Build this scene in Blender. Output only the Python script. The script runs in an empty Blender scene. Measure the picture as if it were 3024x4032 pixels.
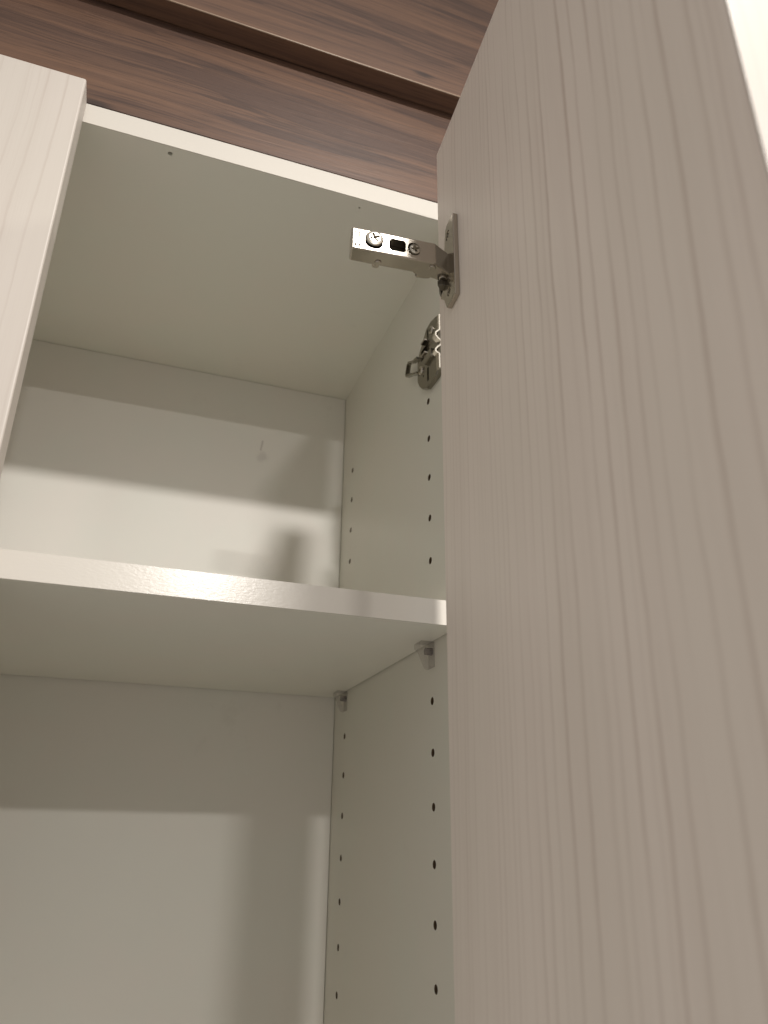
import bpy, bmesh, math, random
from mathutils import Vector, Matrix

# ------------------------------------------------------------------ camera, light, exposure
scn = bpy.context.scene
col = scn.collection
MM = 0.001

CAM_LOC = (-0.19751, -0.46689, -0.30887)
CAM_R = ((0.942452, -0.334149, 0.011302), (0.141583, 0.368247, -0.918884), (0.302882, 0.867605, 0.394365))   # rows: image right, image down, view direction
cam_d = bpy.data.cameras.new('camera')
cam = bpy.data.objects.new('camera', cam_d)
col.objects.link(cam)
r, d, f = [Vector(v) for v in CAM_R]
m = Matrix((r, -d, -f)).transposed().to_4x4()
m.translation = Vector(CAM_LOC)
cam.matrix_world = m
cam_d.sensor_fit = 'VERTICAL'
cam_d.sensor_height = 36.0
cam_d.lens = 27.171
cam_d.clip_start = 0.01
cam_d.clip_end = 50
cam_d.dof.use_dof = True
cam_d.dof.focus_distance = 0.50
cam_d.dof.aperture_fstop = 8.5
scn.camera = cam

world = bpy.data.worlds.new('World')
scn.world = world
world.use_nodes = True
wb = world.node_tree.nodes['Background']
wb.inputs['Color'].default_value = (1.0, 0.945, 0.885, 1)
wb.inputs['Strength'].default_value = 0.41


def downlight(name, loc, watts, size, colour):
    ld = bpy.data.lights.new(name, 'AREA')
    ld.shape = 'DISK'
    ld.size = size
    ld.energy = watts
    ld.color = colour
    o = bpy.data.objects.new(name, ld)
    o.location = loc
    col.objects.link(o)
    return o


LAMP = (1.0, 0.955, 0.905)
downlight('ceiling_downlight', (0.027, -0.725, 0.470), 11.8, 0.072, LAMP)
downlight('ceiling_downlight', (0.012, -1.788, 0.458), 17.0, 0.085, LAMP)
downlight('ceiling_downlight', (0.585, -0.725, 0.470), 5.0, 0.085, LAMP)

scn.view_settings.view_transform = 'Standard'
scn.view_settings.look = 'None'
scn.view_settings.gamma = 1.0
scn.view_settings.exposure = 0.0
scn.view_settings.use_curve_mapping = False
scn.cycles.max_bounces = 12
scn.cycles.diffuse_bounces = 6
scn.cycles.use_denoising = True
random.seed(4)


# ------------------------------------------------------------------ node helpers
class NT:
    def __init__(self, name):
        self.mat = bpy.data.materials.new(name)
        self.mat.use_nodes = True
        self.t = self.mat.node_tree
        self.b = self.t.nodes['Principled BSDF']

    def n(self, kind, **kw):
        nd = self.t.nodes.new(kind)
        for k, v in kw.items():
            setattr(nd, k, v)
        return nd

    def link(self, a, b):
        self.t.links.new(a, b)

    def put(self, sock, v):
        if isinstance(v, (int, float)):
            sock.default_value = v
        elif isinstance(v, tuple):
            sock.default_value = v
        else:
            self.link(v, sock)

    def math(self, op, a, b=0.0, c=None, clamp=False):
        nd = self.n('ShaderNodeMath', operation=op, use_clamp=clamp)
        self.put(nd.inputs[0], a)
        self.put(nd.inputs[1], b)
        if c is not None:
            self.put(nd.inputs[2], c)
        return nd.outputs[0]

    def vec(self, x, y, z):
        nd = self.n('ShaderNodeCombineXYZ')
        for i, v in enumerate((x, y, z)):
            self.put(nd.inputs[i], v)
        return nd.outputs[0]

    def coords(self):
        tc = self.n('ShaderNodeTexCoord')
        s = self.n('ShaderNodeSeparateXYZ')
        self.link(tc.outputs['Object'], s.inputs[0])
        return tc.outputs['Object'], s.outputs[0], s.outputs[1], s.outputs[2]

    def noise(self, v, scale=1.0, detail=2.0, rough=0.5, dist=0.0):
        nd = self.n('ShaderNodeTexNoise')
        self.link(v, nd.inputs['Vector'])
        nd.inputs['Scale'].default_value = scale
        nd.inputs['Detail'].default_value = detail
        nd.inputs['Roughness'].default_value = rough
        nd.inputs['Distortion'].default_value = dist
        return nd.outputs['Fac']

    def step(self, x, a, b, lo=0.0, hi=1.0):
        nd = self.n('ShaderNodeMapRange', interpolation_type='SMOOTHSTEP')
        self.put(nd.inputs[0], x)
        for i, v in enumerate((a, b, lo, hi)):
            nd.inputs[i + 1].default_value = v
        return nd.outputs[0]

    def mix(self, fac, a, b):
        nd = self.n('ShaderNodeMix', data_type='RGBA')
        self.put(nd.inputs[0], fac)
        for s, v in ((nd.inputs[6], a), (nd.inputs[7], b)):
            self.put(s, v + (1.0,) if isinstance(v, tuple) else v)
        return nd.outputs[2]

    def bump(self, h, strength, dist):
        nd = self.n('ShaderNodeBump')
        nd.inputs['Strength'].default_value = strength
        nd.inputs['Distance'].default_value = dist
        self.link(h, nd.inputs['Height'])
        self.link(nd.outputs[0], self.b.inputs['Normal'])

    def base(self, c):
        self.put(self.b.inputs['Base Color'], c + (1.0,) if isinstance(c, tuple) else c)

    def set(self, **kw):
        for k, v in kw.items():
            self.put(self.b.inputs[k.replace('_', ' ')], v)


def melamine(name, colr, rough=0.42, scuff=False):
    k = NT(name)
    v, x, y, z = k.coords()
    big = k.noise(v, 6.0, 3)
    c = k.mix(big, colr, tuple(q * 0.955 for q in colr))
    # cool and warm blotches and rubbed finger marks, as handled melamine has
    tint = k.step(k.noise(v, 13.0, 3, 0.6), 0.36, 0.64)
    c = k.mix(k.math('MULTIPLY', tint, 0.5), c, (colr[0] * 1.005, colr[1] * 0.962, colr[2] * 0.968))
    rub = k.math('MULTIPLY', k.step(k.noise(v, 38.0, 4, 0.65), 0.60, 0.74), k.step(k.noise(v, 9.0, 2), 0.50, 0.62))
    c = k.mix(k.math('MULTIPLY', rub, 0.10), c, (0.45, 0.41, 0.36))
    if scuff:
        # thin scratch and a rubbed smudge on the back board
        t = k.step(z, SCR[1][1], SCR[0][1])
        cx = k.math('MULTIPLY_ADD', t, SCR[0][0] - SCR[1][0], SCR[1][0])
        dx = k.math('ABSOLUTE', k.math('SUBTRACT', x, cx))
        inz = k.math('MULTIPLY', k.math('GREATER_THAN', z, SCR[1][1]), k.math('LESS_THAN', z, SCR[0][1]))
        line = k.math('MULTIPLY', k.step(dx, 0.0004, 0.0012, 1, 0), inz)
        rx = k.math('SUBTRACT', x, SMU[0])
        rz = k.math('SUBTRACT', z, SMU[1])
        rr = k.math('SQRT', k.math('ADD', k.math('MULTIPLY', rx, rx), k.math('MULTIPLY', rz, rz)))
        rr = k.math('ADD', rr, k.math('MULTIPLY', k.math('SUBTRACT', k.noise(v, 180, 2), 0.5), 0.006))
        smu = k.math('MULTIPLY', k.step(rr, 0.002, 0.0075, 1, 0), 0.28)
        c = k.mix(k.math('MAXIMUM', k.math('MULTIPLY', line, 0.55), smu), c, (0.40, 0.35, 0.34))
    k.base(c)
    k.set(Roughness=rough)
    k.b.inputs['Specular IOR Level'].default_value = 0.4
    fine = k.noise(v, 900, 2)
    k.bump(fine, 0.10, 0.0003)
    return k.mat


def edge_tape(name, colr):
    """glossy wrinkled edge banding: fine ripples that break a highlight up"""
    k = NT(name)
    v, x, y, z = k.coords()
    k.base(k.mix(k.noise(v, 30, 2), colr, tuple(q * 0.97 for q in colr)))
    k.set(Roughness=0.21)
    k.b.inputs['Specular IOR Level'].default_value = 0.55
    rip = k.noise(k.vec(k.math('MULTIPLY', x, 330.0), k.math('MULTIPLY', y, 330.0), k.math('MULTIPLY', z, 900.0)), 1.0, 3, 0.55, 0.4)
    k.bump(rip, 0.11, 0.0006)
    return k.mat


def laminate(name, base, dark, seed, lines=(), tilt=0.0, z0=0.0, contrast=1.0):
    """pale laminate with long vertical grain; z runs along the grain; lines: (place, width, strength)"""
    k = NT(name)
    v, x, y, z = k.coords()
    a = k.math('ADD', x, y)
    w1 = k.noise(k.vec(k.math('MULTIPLY', a, 9.0), seed, k.math('MULTIPLY', z, 4.0)), 1.0, 2)
    w2 = k.noise(k.vec(k.math('MULTIPLY', a, 60.0), seed + 3.0, k.math('MULTIPLY', z, 22.0)), 1.0, 3)
    s = k.math('MULTIPLY_ADD', k.math('SUBTRACT', z, z0), -tilt, a)
    s = k.math('MULTIPLY_ADD', k.math('SUBTRACT', w1, 0.5), 0.0095, s)
    s = k.math('MULTIPLY_ADD', k.math('SUBTRACT', w2, 0.5), 0.0034, s)
    gate = k.step(k.noise(k.vec(k.math('MULTIPLY', s, 120.0), seed + 5.0, k.math('MULTIPLY', z, 7.0)), 1.0, 2), 0.30, 0.62, 0.12, 1.0)
    tot = None
    for c, wd, st in lines:
        d = k.math('SUBTRACT', s, c)
        up = k.step(d, -wd, wd * 0.15)
        dn = k.step(d, wd * 0.15, wd * 0.8, st, 0)
        g = k.math('MULTIPLY', up, dn)
        tot = g if tot is None else k.math('ADD', tot, g)
    # faint secondary lines between the strong ones
    ph = k.noise(k.vec(k.math('MULTIPLY', s, 55.0), seed + 9.0, k.math('MULTIPLY', z, 0.7)), 1.0, 2)
    fr = k.math('FRACT', k.math('MULTIPLY_ADD', ph, 3.0, k.math('MULTIPLY', s, 150.0)))
    sec = k.math('MULTIPLY', k.step(fr, 0.62, 0.93), k.step(fr, 0.93, 1.0, 1, 0))
    g2 = k.step(k.noise(k.vec(k.math('MULTIPLY', s, 90.0), seed + 25.0, k.math('MULTIPLY', z, 2.5)), 1.0, 2), 0.46, 0.66)
    sec = k.math('MULTIPLY', k.math('MULTIPLY', sec, g2), 0.24)
    tot = sec if tot is None else k.math('ADD', k.math('MULTIPLY', tot, gate), sec)
    fib = k.noise(k.vec(k.math('MULTIPLY', a, 1500.0), seed, k.math('MULTIPLY', z, 16.0)), 1.0, 3, 0.6)
    soft = k.noise(k.vec(k.math('MULTIPLY', s, 60.0), seed + 2.0, k.math('MULTIPLY', z, 1.5)), 1.0, 3)
    f = k.math('MULTIPLY_ADD', k.math('SUBTRACT', fib, 0.5), 0.48, tot)
    f = k.math('MULTIPLY_ADD', k.math('SUBTRACT', soft, 0.42), 0.50, f)
    fac = k.math('MULTIPLY', f, contrast, clamp=True)
    cc = k.mix(fac, base, dark)
    tint = k.step(k.noise(k.vec(k.math('MULTIPLY', a, 16.0), seed, k.math('MULTIPLY', z, 7.0)), 1.0, 3), 0.36, 0.66)
    cc = k.mix(k.math('MULTIPLY', tint, 0.6), cc, k.mix(0.5, cc, tuple(q * w_ for q, w_ in zip(base, (0.93, 0.955, 0.93)))))
    k.base(cc)
    k.set(Roughness=k.math('MULTIPLY_ADD', fib, 0.12, 0.40))
    k.b.inputs['Specular IOR Level'].default_value = 0.35
    k.bump(k.math('SUBTRACT', fib, k.math('MULTIPLY', tot, 0.5)), 0.12, 0.0003)
    return k.mat


def walnut(name, seed, knots=()):
    k = NT(name)
    v, x, y, z = k.coords()
    a = k.math('ADD', z, k.math('MULTIPLY', y, 1.0))
    w = k.noise(k.vec(k.math('MULTIPLY', x, 3.0), seed, k.math('MULTIPLY', a, 9.0)), 1.0, 2)
    s = k.math('MULTIPLY_ADD', w, 0.030, a)
    band = k.noise(k.vec(k.math('MULTIPLY', x, 1.6), seed + 1.0, k.math('MULTIPLY', s, 34.0)), 1.0, 4, 0.55)
    streak = k.noise(k.vec(k.math('MULTIPLY', x, 4.5), seed + 2.0, k.math('MULTIPLY', s, 380.0)), 1.0, 4, 0.7)
    pore = k.noise(k.vec(k.math('MULTIPLY', x, 30.0), seed + 3.0, k.math('MULTIPLY', a, 950.0)), 1.0, 2, 0.6)
    ring = k.math('FRACT', k.math('MULTIPLY', band, 4.5))
    ringl = k.math('MULTIPLY', k.step(ring, 0.72, 0.97), k.step(ring, 0.97, 1.0, 1, 0))
    t = k.step(k.math('MULTIPLY_ADD', k.math('SUBTRACT', streak, 0.5), 0.80, band), 0.32, 0.68)
    c = k.mix(t, (0.086, 0.047, 0.033), (0.160, 0.086, 0.052))
    c = k.mix(k.math('MULTIPLY', ringl, 0.50), c, (0.045, 0.025, 0.019))
    c = k.mix(k.step(pore, 0.55, 0.70, 0, 0.50), c, (0.040, 0.023, 0.017))
    c = k.mix(k.step(pore, 0.26, 0.38, 0.30, 0), c, (0.19, 0.115, 0.080))
    for kx, kz, kr in knots:
        rx = k.math('MULTIPLY', k.math('SUBTRACT', x, kx), 0.34)
        rz = k.math('SUBTRACT', z, kz)
        rr = k.math('SQRT', k.math('ADD', k.math('MULTIPLY', rx, rx), k.math('MULTIPLY', rz, rz)))
        rr = k.math('ADD', rr, k.math('MULTIPLY', k.math('SUBTRACT', streak, 0.5), kr * 0.9))
        c = k.mix(k.step(rr, kr * 0.15, kr, 0.8, 0), c, (0.028, 0.018, 0.015))
    k.base(c)
    k.set(Roughness=0.44)
    k.b.inputs['Specular IOR Level'].default_value = 0.5
    k.bump(k.math('ADD', pore, k.math('MULTIPLY', streak, 0.6)), 0.22, 0.0004)
    return k.mat


def metal(name, colr, rough):
    k = NT(name)
    v, x, y, z = k.coords()
    k.base(colr)
    k.set(Metallic=1.0)
    nn = k.noise(v, 260, 3)
    k.set(Roughness=k.math('MULTIPLY_ADD', nn, 0.06, rough - 0.03))
    return k.mat


def plain(name, colr, rough=0.6):
    k = NT(name)
    v, x, y, z = k.coords()
    k.base(k.mix(k.noise(v, 700, 3), colr, tuple(q * 0.6 for q in colr)))
    k.set(Roughness=rough)
    return k.mat


SCR = ((0.1814, 0.6418), (0.1802, 0.6302))   # place on the back panel
SMU = (0.1824, 0.6232)
M_IN = melamine('white_melamine', (0.772, 0.762, 0.683))
M_BACK = melamine('white_melamine_back', (0.81, 0.795, 0.735), 0.5, scuff=True)
M_TAPE = edge_tape('white_edge_tape', (0.690, 0.652, 0.588))
GRAIN = [(2.5, 2, .4), (10, 1, .25), (15, 1, .3), (20, 1.2, .25), (26, 1.4, .45), (31, .9, .25), (38, 1.3, .5), (46, 1.4, .45), (52, 1, .25), (58, 1, .25),
         (64, 1.1, .5), (69.5, 1.2, .5), (75, 1, .4), (80.5, 1.1, .55), (85.5, 1.3, .65), (94, 1, .25), (103, 1.7, .6), (111, 1.7, .6), (119, 1.5, .5),
         (129.5, 2.1, .7), (142, 2.2, .7), (163, 2.4, .85), (172.5, 2.2, .7), (185, 2.4, .75), (195.5, 2.2, .65), (204, 2, .5), (216, 2.6, .6),
         (229, 2.8, .6), (243, 2.6, .5), (252, 2.5, .5), (260, 2, .4)]
M_DOOR = laminate('pale_ash_laminate', (0.885, 0.795, 0.722), (0.615, 0.510, 0.445), 2.0,
                  [(c * MM, w * 0.92 * MM, st * 0.92) for c, w, st in GRAIN], 0.036, 0.36)
rl_ = random.Random(8)
gl, cx_ = [], -290.0
while cx_ < 30:
    gl.append((cx_ * MM, rl_.uniform(0.9, 1.9) * MM, rl_.uniform(0.25, 0.6)))
    cx_ += rl_.uniform(4, 13)
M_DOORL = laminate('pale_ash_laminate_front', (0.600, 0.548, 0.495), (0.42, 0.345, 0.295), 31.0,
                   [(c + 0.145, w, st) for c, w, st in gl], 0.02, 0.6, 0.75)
M_DTAPE = laminate('dimmed_door_edge_tape', (0.51, 0.465, 0.42), (0.42, 0.36, 0.315), 44.0, [(c * 0.6 + 0.4, w, st) for c, w, st in gl], 0.0, 0.6, 0.8)  # same laminate as the door, colour darkened against strong lamp light here
M_CHIP = plain('raw_chipboard', (0.16, 0.105, 0.06), 0.9)
M_NICKEL = metal('nickel_plate', (0.45, 0.41, 0.355), 0.20)
M_SCREW = metal('screw_steel', (0.58, 0.54, 0.47), 0.27)
M_DARK = metal('dark_steel', (0.16, 0.145, 0.12), 0.4)
M_WAL1 = walnut('walnut_veneer', 7.4, ((0.0080, 0.0010, 0.0055),))
M_WAL2 = walnut('walnut_veneer_upper', 19.0, ((0.2417, 0.0120, 0.0045),))
M_WGLINT = plain('walnut_edge_glint', (0.42, 0.30, 0.21), 0.35)  # pale tan paints the highlight along the flap's lower edge
M_PLATE = metal('plate_nickel', (0.27, 0.25, 0.205), 0.17)
def clear(name, colr, alpha):
    k = NT(name)
    v, x, y, z = k.coords()
    k.base(k.mix(k.noise(v, 400, 2), colr, tuple(q * 0.85 for q in colr)))
    lw = k.n('ShaderNodeLayerWeight')
    lw.inputs['Blend'].default_value = 0.35
    k.set(Roughness=0.12, Alpha=k.step(lw.outputs['Facing'], 0.0, 0.9, alpha, min(1.0, alpha + 0.4)))
    return k.mat


M_CLEAR = clear('clear_plastic', (0.40, 0.355, 0.325), 0.10)
M_PEG = clear('smoky_plastic', (0.30, 0.265, 0.26), 0.55)


# ------------------------------------------------------------------ mesh helpers (millimetres in, metres out)
def thing(name, label, cat, loc, rotz=0.0, group=None):
    o = bpy.data.objects.new(name, None)
    o.empty_display_size = 0.02
    o.location = [c * MM for c in loc]
    o.rotation_euler = (0, 0, rotz)
    o['label'] = label
    o['category'] = cat
    if group:
        o['group'] = group
    col.objects.link(o)
    o['_base'] = [float(c) for c in loc]
    return o


def obj(name, bm, mats, parent=None, world_mm=True, label=None, smooth=False):
    """bm is in millimetres; world_mm: coordinates are the place's, shifted to the thing's base"""
    off = Vector((0, 0, 0))
    if world_mm and parent is not None:
        root = parent
        while root.parent:
            root = root.parent
        off = Vector(root['_base'])
    size = 1.0
    if parent is not None:
        root = parent
        while root.parent:
            root = root.parent
        size = root.get('_size', 1.0)
    for vtx in bm.verts:
        vtx.co = (vtx.co - off) * MM * size
    bmesh.ops.recalc_face_normals(bm, faces=bm.faces)
    me = bpy.data.meshes.new(name)
    bm.to_mesh(me)
    bm.free()
    for mt in (mats if isinstance(mats, (list, tuple)) else [mats]):
        me.materials.append(mt)
    if smooth:
        for p in me.polygons:
            p.use_smooth = True
    o = bpy.data.objects.new(name, me)
    o.parent = parent
    if label:
        o['label'] = label
    col.objects.link(o)
    return o


def box(x0, x1, y0, y1, z0, z1, bev=0.0, seg=3, bm=None):
    b = bmesh.new()
    vs = [b.verts.new((x, y, z)) for x in (x0, x1) for y in (y0, y1) for z in (z0, z1)]
    for q in ((0, 1, 3, 2), (4, 6, 7, 5), (0, 4, 5, 1), (2, 3, 7, 6), (0, 2, 6, 4), (1, 5, 7, 3)):
        b.faces.new([vs[i] for i in q])
    if bev:
        bmesh.ops.bevel(b, geom=list(b.edges), offset=bev, segments=seg, affect='EDGES', profile=0.5)
    return join(bm, b)


def join(a, b):
    if a is None:
        return b
    me = bpy.data.meshes.new('tmp')
    b.to_mesh(me)
    b.free()
    a.from_mesh(me)
    bpy.data.meshes.remove(me)
    return a


def prism(pts, h0, h1, axis, bev=0.0, seg=2, bm=None):
    """polygon pts (p,q) extruded along an axis: 'x': (y,z), 'y': (x,z), 'z': (x,y)"""
    def P(p, q, h):
        return {'x': (h, p, q), 'y': (p, h, q), 'z': (p, q, h)}[axis]
    b = bmesh.new()
    lo = [b.verts.new(P(p, q, h0)) for p, q in pts]
    hi = [b.verts.new(P(p, q, h1)) for p, q in pts]
    b.faces.new(lo)
    b.faces.new(hi)
    n = len(pts)
    for i in range(n):
        b.faces.new((lo[i], lo[(i + 1) % n], hi[(i + 1) % n], hi[i]))
    bmesh.ops.recalc_face_normals(b, faces=b.faces)
    if bev:
        bmesh.ops.bevel(b, geom=list(b.edges), offset=bev, segments=seg, affect='EDGES', profile=0.5)
    return join(bm, b)


def circ(cx, cy, r, n=24, a0=0.0):
    return [(cx + r * math.cos(a0 + 2 * math.pi * i / n), cy + r * math.sin(a0 + 2 * math.pi * i / n)) for i in range(n)]


def rrect(x0, x1, y0, y1, r, n=5):
    out = []
    for cx, cy, a in ((x1 - r, y1 - r, 0), (x0 + r, y1 - r, 90), (x0 + r, y0 + r, 180), (x1 - r, y0 + r, 270)):
        for i in range(n + 1):
            t = math.radians(a + 90 * i / n)
            out.append((cx + r * math.cos(t), cy + r * math.sin(t)))
    return out


def ribbon(pts, w, h0, h1, axis, bm=None):
    """a bent strip of sheet: polyline thickened by w, extruded h0..h1"""
    L, Rr = [], []
    n = len(pts)
    for i in range(n):
        a = Vector(pts[max(i - 1, 0)]); c = Vector(pts[min(i + 1, n - 1)])
        t = (c - a).normalized()
        nn = Vector((-t.y, t.x)) * (w / 2)
        pnt = Vector(pts[i])
        L.append(tuple(pnt + nn)); Rr.append(tuple(pnt - nn))
    return prism(L + Rr[::-1], h0, h1, axis, bm=bm)


def cut(bm, cutters):
    """boolean difference of the cutter bmeshes from bm; returns a new bmesh"""
    def mk(b):
        bmesh.ops.recalc_face_normals(b, faces=b.faces)
        me = bpy.data.meshes.new('tmp'); b.to_mesh(me); b.free()
        o = bpy.data.objects.new('tmp', me); col.objects.link(o)
        return o
    a = mk(bm)
    cs = [mk(c) for c in cutters]
    for c in cs:
        md = a.modifiers.new('b', 'BOOLEAN'); md.operation = 'DIFFERENCE'; md.object = c; md.solver = 'EXACT'
    bpy.context.view_layer.update()
    dg = bpy.context.evaluated_depsgraph_get()
    me = bpy.data.meshes.new_from_object(a.evaluated_get(dg))
    out = bmesh.new(); out.from_mesh(me)
    bpy.data.meshes.remove(me)
    for o in [a] + cs:
        mm_ = o.data
        bpy.data.objects.remove(o); bpy.data.meshes.remove(mm_)
    return out


def screw_head(r, h, cross, depth, dome=0.6):
    """pan head with a cross recess; axis +z, base at z=0"""
    b = bmesh.new()
    prof = [(r * 0.97, 0), (r, h * 0.35), (r * 0.9, h * 0.8), (r * 0.62, h)]
    rings = [[b.verts.new((x, y, z)) for x, y in circ(0, 0, rr, 28)] for rr, z in prof]
    for k in range(len(rings) - 1):
        for i in range(28):
            b.faces.new((rings[k][i], rings[k][(i + 1) % 28], rings[k + 1][(i + 1) % 28], rings[k + 1][i]))
    b.faces.new(rings[-1]); b.faces.new(rings[0])
    w = cross * 0.30
    c1 = prism([(-cross, -w), (cross, -w), (cross, w), (-cross, w)], h - depth, h + 1, 'z')
    c2 = prism([(-w, -cross), (w, -cross), (w, cross), (-w, cross)], h - depth - 0.01, h + 1.1, 'z')
    c3 = prism(circ(0, 0, w * 1.5, 8, 0.39), h - depth - 0.4, h + 1.2, 'z')
    return cut(b, [c1, c2, c3])


def place(bm, mat):
    bmesh.ops.transform(bm, matrix=mat, verts=bm.verts)
    return bm


# ------------------------------------------------------------------ measured positions (mm)
# x: right, inner face of the right side panel is 0; y: into the cabinet; z: up, a shelf-pin hole is 0
Y0, YB = -47.6, 228.5
ZT, TT = 132.5, 16.8
ZB = -560.0
XL = -535.0
ZS, ST = -186.2, 15.6
PITCH = 32.0

# ------------------------------------------------------------------ cabinet carcass
cab = thing('wall_cabinet', 'off-white melamine wall cabinet carcass with rows of shelf-pin holes', 'cabinet', (XL / 2, Y0, ZB - 16))

tp = cut(box(XL, 0.0, Y0 + 1.0, 246.0, ZT, ZT + TT),
         [prism(circ(-210.2, -40.6, 1.7, 12), ZT - 1, ZT + 8, 'z'),
          prism(circ(-70.6, -38.4, 0.9, 10), ZT - 1, ZT + 6, 'z')])
top = obj('top_panel', tp, M_IN, cab)
obj('edge_band', box(XL, 17.0, Y0, Y0 + 0.95, ZT - 0.02, ZT + TT + 0.02), M_TAPE, top)

# side panel with bored holes (rings of real geometry in the inner face)
rows_f = range(0, 16)
rows_b = range(-1, 16)


def side_panel(x, thick, y0, y1, z0, z1, cols, rad, depth):
    b = bmesh.new()
    def quad(ya, yb, za, zb):
        b.faces.new([b.verts.new((x, p, q)) for p, q in ((ya, za), (yb, za), (yb, zb), (ya, zb))])
    h = 6.0
    ycur = y0
    for yc, zs in cols:
        quad(ycur, yc - h, z0, z1)
        zcur = z0
        for zc in sorted(zs):
            quad(yc - h, yc + h, zcur, zc - h)
            n = 20
            sq, ci, ce = [], [], []
            for i in range(n):
                t = 2 * math.pi * (i + 0.5) / n - math.pi / 4
                cx, cy = math.cos(t), math.sin(t)
                mx = max(abs(cx), abs(cy))
                sq.append(b.verts.new((x, yc + h * cx / mx, zc + h * cy / mx)))
                ci.append(b.verts.new((x, yc + rad * cx, zc + rad * cy)))
                ce.append(b.verts.new((x + depth, yc + rad * cx, zc + rad * cy)))
            cor = {}
            for i in range(n):
                j = (i + 1) % n
                b.faces.new((sq[i], sq[j], ci[j], ci[i]))
                ff = b.faces.new((ci[i], ci[j], ce[j], ce[i])); ff.material_index = 1
                # square corners between two rim points on different sides
                a_, c_ = sq[i].co, sq[j].co
                if abs(a_.y - c_.y) > 1e-4 and abs(a_.z - c_.z) > 1e-4:
                    cy_ = yc + (h if (a_.y + c_.y) / 2 > yc else -h)
                    cz_ = zc + (h if (a_.z + c_.z) / 2 > zc else -h)
                    b.faces.new((sq[i], b.verts.new((x, cy_, cz_)), sq[j]))
            ff = b.faces.new(ce); ff.material_index = 1
            zcur = zc + h
        quad(yc - h, yc + h, zcur, z1)
        ycur = yc + h
    quad(ycur, y1, z0, z1)
    s = x + thick
    for vs in (((s, y0, z0), (s, y1, z0), (s, y1, z1), (s, y0, z1)), ((x, y0, z0), (s, y0, z0), (s, y0, z1), (x, y0, z1)),
               ((x, y1, z0), (s, y1, z0), (s, y1, z1), (x, y1, z1)), ((x, y0, z0), (s, y0, z0), (s, y1, z0), (x, y1, z0)),
               ((x, y0, z1), (s, y0, z1), (s, y1, z1), (x, y1, z1))):
        b.faces.new([b.verts.new(v) for v in vs])
    return b


sp = side_panel(0.0, 16.8, Y0 + 1.0, 246.0, ZB - 16, ZT + TT,
                [(0.0, [-PITCH * k for k in rows_f]), (195.1, [-PITCH * k for k in rows_b])], 2.55, 9.0)
side = obj('side_panel', sp, [M_IN, M_CHIP], cab)
obj('edge_band', box(0.0, 16.8, Y0, Y0 + 0.95, ZB - 16, ZT - 0.1), M_TAPE, side)
obj('side_panel', box(XL - 16.8, XL, Y0, 246.0, ZB - 16, ZT + TT), M_IN, cab)
bb = box(XL + 0.3, -0.55, YB, YB + 8.0, ZB, ZT - 0.5)
box(XL + 0.05, -0.03, YB + 8.05, YB + 12, ZB, ZT - 0.05, bm=bb)
obj('back_panel', bb, M_BACK, cab)
obj('bottom_panel', box(XL, 0, Y0, 246.0, ZB - 16, ZB), M_IN, cab)

# ------------------------------------------------------------------ hinge mounting plate screwed to the side panel
pl = prism([(-28, 58.5), (-16, 61.5), (-7, 60.5), (-2.5, 56), (4.5, 50), (11.5, 42.5), (11.5, 23), (8.5, 17.5), (2.7, 11.4),
            (-6, 7), (-24, 7.0), (-28, 10)], -4.2, 0.0, 'x', bev=0.7)
pl = cut(pl, [box(-6, -2.4, -11.6, -9.3, 49, 57.5), box(-6, -1.0, -14, 3.0, 36.2, 45.8),
              box(-6, -2.4, -11.5, -8.5, 11.5, 23.5), prism(circ(-1, 21, 1.0, 10), -6, -2.5, 'x')])
plate = obj('mounting_plate', pl, M_PLATE, cab, label='nickel hinge mounting plate screwed to the side panel without its hinge arm')
rl = box(-8.0, -4.0, -12.5, -5.0, 45.9, 47.4, 0.3, 2)
obj('rail', rl, M_NICKEL, plate)
rl = box(-8.0, -4.0, -12.5, -5.0, 34.4, 35.9, 0.3, 2)
obj('rail', rl, M_NICKEL, plate)
zz = [(-3.4, 57.5), (-3.5, 43.4), (-4.9, 42.2), (-6.5, 40.4), (-6.7, 38.2), (-5.2, 36.2), (-2.9, 34.4), (-2.2, 32.4), (-2.9, 30.2),
      (-5.4, 27.6), (-6.8, 25.6), (-6.9, 24.2), (-5.4, 22.8), (-3.9, 22.4), (-3.8, 10)]
obj('spring_strip', ribbon(zz, 1.1, -31.5, -26.5, 'y'), M_SCREW, plate)
obj('channel_block', box(-6.6, -4.15, -21, -8, 26.0, 33.6, 0.5, 2), M_PLATE, plate)
clip = ribbon([(7.0, 42.5), (15.5, 44.2), (25.6, 49.6), (27.6, 48.6), (30.8, 42.0), (30.2, 39.6), (21.6, 36.0), (15.5, 32.6), (7.0, 28.8)], 1.7, -6.8, -3.4, 'x')
obj('spring_clip', clip, M_PLATE, plate)
sc = screw_head(3.6, 2.0, 2.0, 1.2)
place(sc, Matrix.Translation((-4.1, 2.5, 28.0)) @ Matrix.Rotation(-math.pi / 2, 4, 'Y'))
obj('screw', sc, M_SCREW, plate)
sc = screw_head(3.4, 1.4, 1.9, 1.0)
place(sc, Matrix.Translation((-4.1, -18.0, 52.0)) @ Matrix.Rotation(-math.pi / 2, 4, 'Y'))
obj('screw', sc, M_SCREW, plate)

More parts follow.
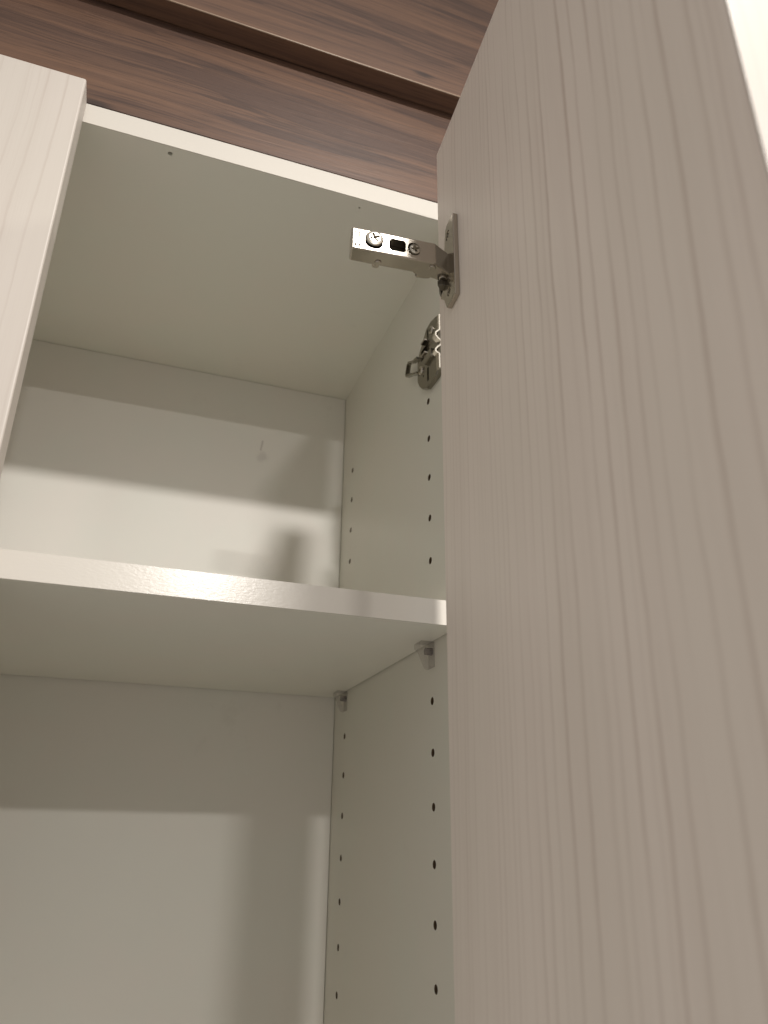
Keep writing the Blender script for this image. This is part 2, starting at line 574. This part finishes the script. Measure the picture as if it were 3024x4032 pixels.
# ------------------------------------------------------------------ shelf on its supports
sh = thing('shelf', 'off-white shelf board with glossy front edge across the middle of the cabinet', 'shelf', (XL / 2, -46, ZS))
sbm = box(XL + 1, -0.12, -44.9, YB - 0.12, ZS + 2.5, ZS + ST)
box(XL + 1, -1.3, -44.9, YB - 1.6, ZS, ZS + 2.5, bm=sbm)     # eased lower edge leaves a dark joint
sb = obj('board', sbm, M_IN, sh)
obj('edge_band', box(XL + 1, -1.3, -45.9, -44.95, ZS - 0.02, ZS + ST + 0.02), M_TAPE, sb)


def shelf_support(y, label):
    t = thing('shelf_support', label, 'shelf support', (0, y, ZS - 17), group='clear plastic supports under the shelf')
    pr = [(-0.1, ZS - 0.15), (-9.6, ZS - 0.15), (-10.2, ZS - 1.0), (-10.2, ZS - 4.0), (-8.2, ZS - 5.2), (-3.4, ZS - 16.0), (-2.4, ZS - 16.8), (-0.1, ZS - 16.8)]
    obj('bracket', prism(pr, y - 5.6, y + 5.6, 'y', bev=0.35), M_CLEAR, t)
    pg = prism(circ(y, ZS - 5.8, 2.45, 16), -4.6, 8.5, 'x')
    obj('peg', pg, M_PEG, t)
    return t


shelf_support(0.0, 'clear plastic shelf support nearest the open door, under the shelf front')
shelf_support(195.1, 'clear plastic shelf support in the back corner under the shelf')

# ------------------------------------------------------------------ closed left door
ld = thing('cabinet_door', 'closed pale wood-grain door at the left covering half of the cabinet', 'door', (-411, -60, ZB), group='doors of the cabinet')
obj('panel', box(-554.0, -267.4, Y0 - 22.0, Y0 - 2.2, ZB - 12, 146.6, 1.3, 3), M_DOORL, ld)

# ------------------------------------------------------------------ open right door with its hinge; local x along the door, -y out of its inner face
ANG = math.radians(-94.75)
DO = (-31.2, -94.5, -557.0)
DT, DW, DTOP, DBOT = 20.0, 267.0, 148.6, -560.0
rd = thing('cabinet_door', 'pale wood-grain door hanging open at the right with a loose steel hinge', 'door',
           DO, ANG, group='doors of the cabinet')
rd['_base'] = [0.0, 0.0, DBOT]
rd['_size'] = 0.988
HZ, HU = 26.8, 19.5
pb = box(0.0, DW - 0.9, 0.0, DT, DBOT, DTOP, 0.5, 2)
pb = cut(pb, [prism(circ(HU, HZ, 15.6, 40), -3, 12.5, 'y')])
panel = obj('panel', pb, M_DOOR, rd)
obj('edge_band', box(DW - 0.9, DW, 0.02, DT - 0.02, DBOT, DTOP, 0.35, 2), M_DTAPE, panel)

# cup flange (the hinge body fixed to the door)
fl = prism([(37.2, 58.4), (38, 57.6), (38, -4.2), (37.2, -5), (23.2, -5), (22.0, -3.6), (21, -1.2), (18.2, 4.6), (14, 8.6), (11.6, 10.6), (13.8, 13),
            (20, 15), (20, 38), (21.5, 50), (23.5, 56.6), (26, 58.4)], -3.3, 0.0, 'y', bev=0.45)
fl = cut(fl, [prism(circ(27.5, HZ + 22, 3.4, 20), -6, -1.6, 'y'), prism(circ(27.5, HZ - 22, 3.4, 20), -6, -1.6, 'y'),])
hinge = obj('hinge', fl, M_NICKEL, rd, label='nickel steel cup hinge with its arm standing straight out of the door')
cupb = bmesh.new()
prof = [(15.5, 0.0), (16.6, 0.0), (16.6, -1.2), (14.4, -1.2), (14.0, 11.5)]
rg = [[cupb.verts.new((HU + rr * math.cos(2 * math.pi * i / 40), yy, HZ + rr * math.sin(2 * math.pi * i / 40))) for i in range(40)] for rr, yy in prof]
for k in range(len(rg) - 1):
    for i in range(40):
        cupb.faces.new((rg[k][i], rg[k][(i + 1) % 40], rg[k + 1][(i + 1) % 40], rg[k + 1][i]))
cupb.faces.new(rg[-1])
obj('cup', cupb, M_DARK, hinge)
for zz_ in (HZ + 22, HZ - 22):
    s_ = screw_head(3.2, 1.5, 1.9, 1.1)
    place(s_, Matrix.Translation((27.5, -1.5, zz_)) @ Matrix.Rotation(math.pi / 2, 4, 'X'))
    obj('screw', s_, M_SCREW, hinge)

# arm: side profile in (x = u, y = -n), extruded along z
AZ0, AZ1 = HZ - 8.0, HZ + 8.0
prof = [(33.5, -66.8), (33.5, -14.0), (27.0, -3.0), (27.0, 5.0), (15.5, 5.0), (15.5, -2.0), (19.0, -9.0), (20.0, -16.0), (21.6, -24.0), (21.6, -65.5)]
ab = prism(prof, AZ0, AZ1, 'z', bev=1.1, seg=3)
# slots in the screw face and a hollow open end
def face_cut(n0, n1, z0, z1, rad, u0=26.5, u1=36):
    return prism(rrect(-n1, -n0, z0, z1, rad), u0, u1, 'x')
ab = cut(ab, [face_cut(47.2, 58.4, HZ - 6.0, HZ + 5.2, 5.0), face_cut(32.6, 43.2, HZ - 4.6, HZ + 4.6, 2.4, 23.2), face_cut(23.5, 31.5, HZ - 5.0, HZ + 4.6, 4.0, 31.0),
              box(18, 31.8, -64.8, -17, AZ0 + 1.5, AZ1 - 1.5)])
arm = obj('arm', ab, M_NICKEL, hinge)
obj('slot_shade', box(23.0, 25.0, -64.0, -17.5, AZ0 + 1.7, AZ1 - 1.7), M_DARK, hinge)  # added dark sheet, stands for the shade inside the arm's slot
for nn_ in (61.6, 64.2):
    obj('ridge', box(33.3, 34.5, -nn_ - 0.5, -nn_ + 0.5, HZ - 5.6, HZ + 5.4, 0.25, 2), M_NICKEL, hinge)
s_ = screw_head(5.6, 2.0, 3.3, 1.7)
place(s_, Matrix.Translation((33.4, -52.6, HZ + 1.4)) @ Matrix.Rotation(math.pi / 2, 4, 'Y') @ Matrix.Rotation(0.5, 4, 'Z'))
obj('screw', s_, M_SCREW, hinge)
obj('screw_shank', prism(circ(-52.4, HZ + 0.4, 3.4, 20), 26.0, 33.2, 'x'), M_DARK, hinge)
s_ = screw_head(3.9, 2.0, 2.5, 1.7)
place(s_, Matrix.Translation((31.4, -26.6, HZ + 0.6)) @ Matrix.Rotation(math.pi / 2, 4, 'Y') @ Matrix.Rotation(0.3, 4, 'Z'))
obj('screw', s_, M_SCREW, hinge)
for uu, nn_, rr in ((24.6, 48.0, 2.2), (29.6, 14.5, 2.0), (21.8, 5.2, 2.3)):
    rv = bmesh.new()
    ringz = [(rr, AZ0), (rr, AZ0 - 0.55), (rr * 0.82, AZ0 - 0.9)]
    rgs = [[rv.verts.new((uu + q * math.cos(2 * math.pi * i / 20), -nn_ + q * math.sin(2 * math.pi * i / 20), z_)) for i in range(20)] for q, z_ in ringz]
    for k in range(2):
        for i in range(20):
            rv.faces.new((rgs[k][i], rgs[k][(i + 1) % 20], rgs[k + 1][(i + 1) % 20], rgs[k + 1][i]))
    rv.faces.new(rgs[-1]); rv.faces.new(rgs[0])
    obj('rivet', rv, M_NICKEL, hinge)
# small catches below the arm
obj('catch', prism(rrect(18.6, 22.2, -50.8, -46.4, 1.6), AZ0 + 0.6, AZ0 + 3.0, 'z', bev=0.3), M_NICKEL, hinge)
hk = prism([(21.6, -25), (21.6, -12), (18.6, -13), (17.6, -16.5), (17.4, -21.6), (18.4, -22.4), (19.3, -21.2), (19.9, -22.6)], AZ0 + 0.5, AZ0 + 2.6, 'z', bev=0.25)
obj('release_lever', hk, M_NICKEL, hinge)
lk = prism([(13.5, 4), (20.5, 4), (21.2, -5.5), (19.5, -8), (15.5, -5)], AZ0 - 4.5, AZ0 - 0.9, 'z', bev=0.4)
obj('link', lk, M_DARK, hinge)

# ------------------------------------------------------------------ walnut boards above the cabinet
w1 = thing('walnut_fascia', 'dark walnut board set directly above the white cabinet top', 'board', (-270, -40, 150))
obj('board', box(-700, 420, Y0 - 0.4, -30, ZT + TT + 0.6, 250.2, 0.3, 2), M_WAL1, w1)
w2 = thing('walnut_flap', 'walnut panel overhanging the lower board at the top edge', 'panel', (-270, -60, 250.6))
wp = obj('panel', box(-700, 420, Y0 - 18.3, Y0 - 0.5, 250.6, 640, 0.7, 3), M_WAL2, w2)
obj('edge_glint', box(-700, 420, Y0 - 18.75, Y0 - 17.6, 250.1, 251.3, 0.4, 2), M_WGLINT, wp)  # added strip whose lighter colour stands for light caught on the edge
obj('carcass', box(-700, 420, Y0 - 0.3, 240, 250.9, 640), M_WAL1, w2)

for o in bpy.data.objects:
    for key in ('_base', '_size'):
        if key in o:
            del o[key]
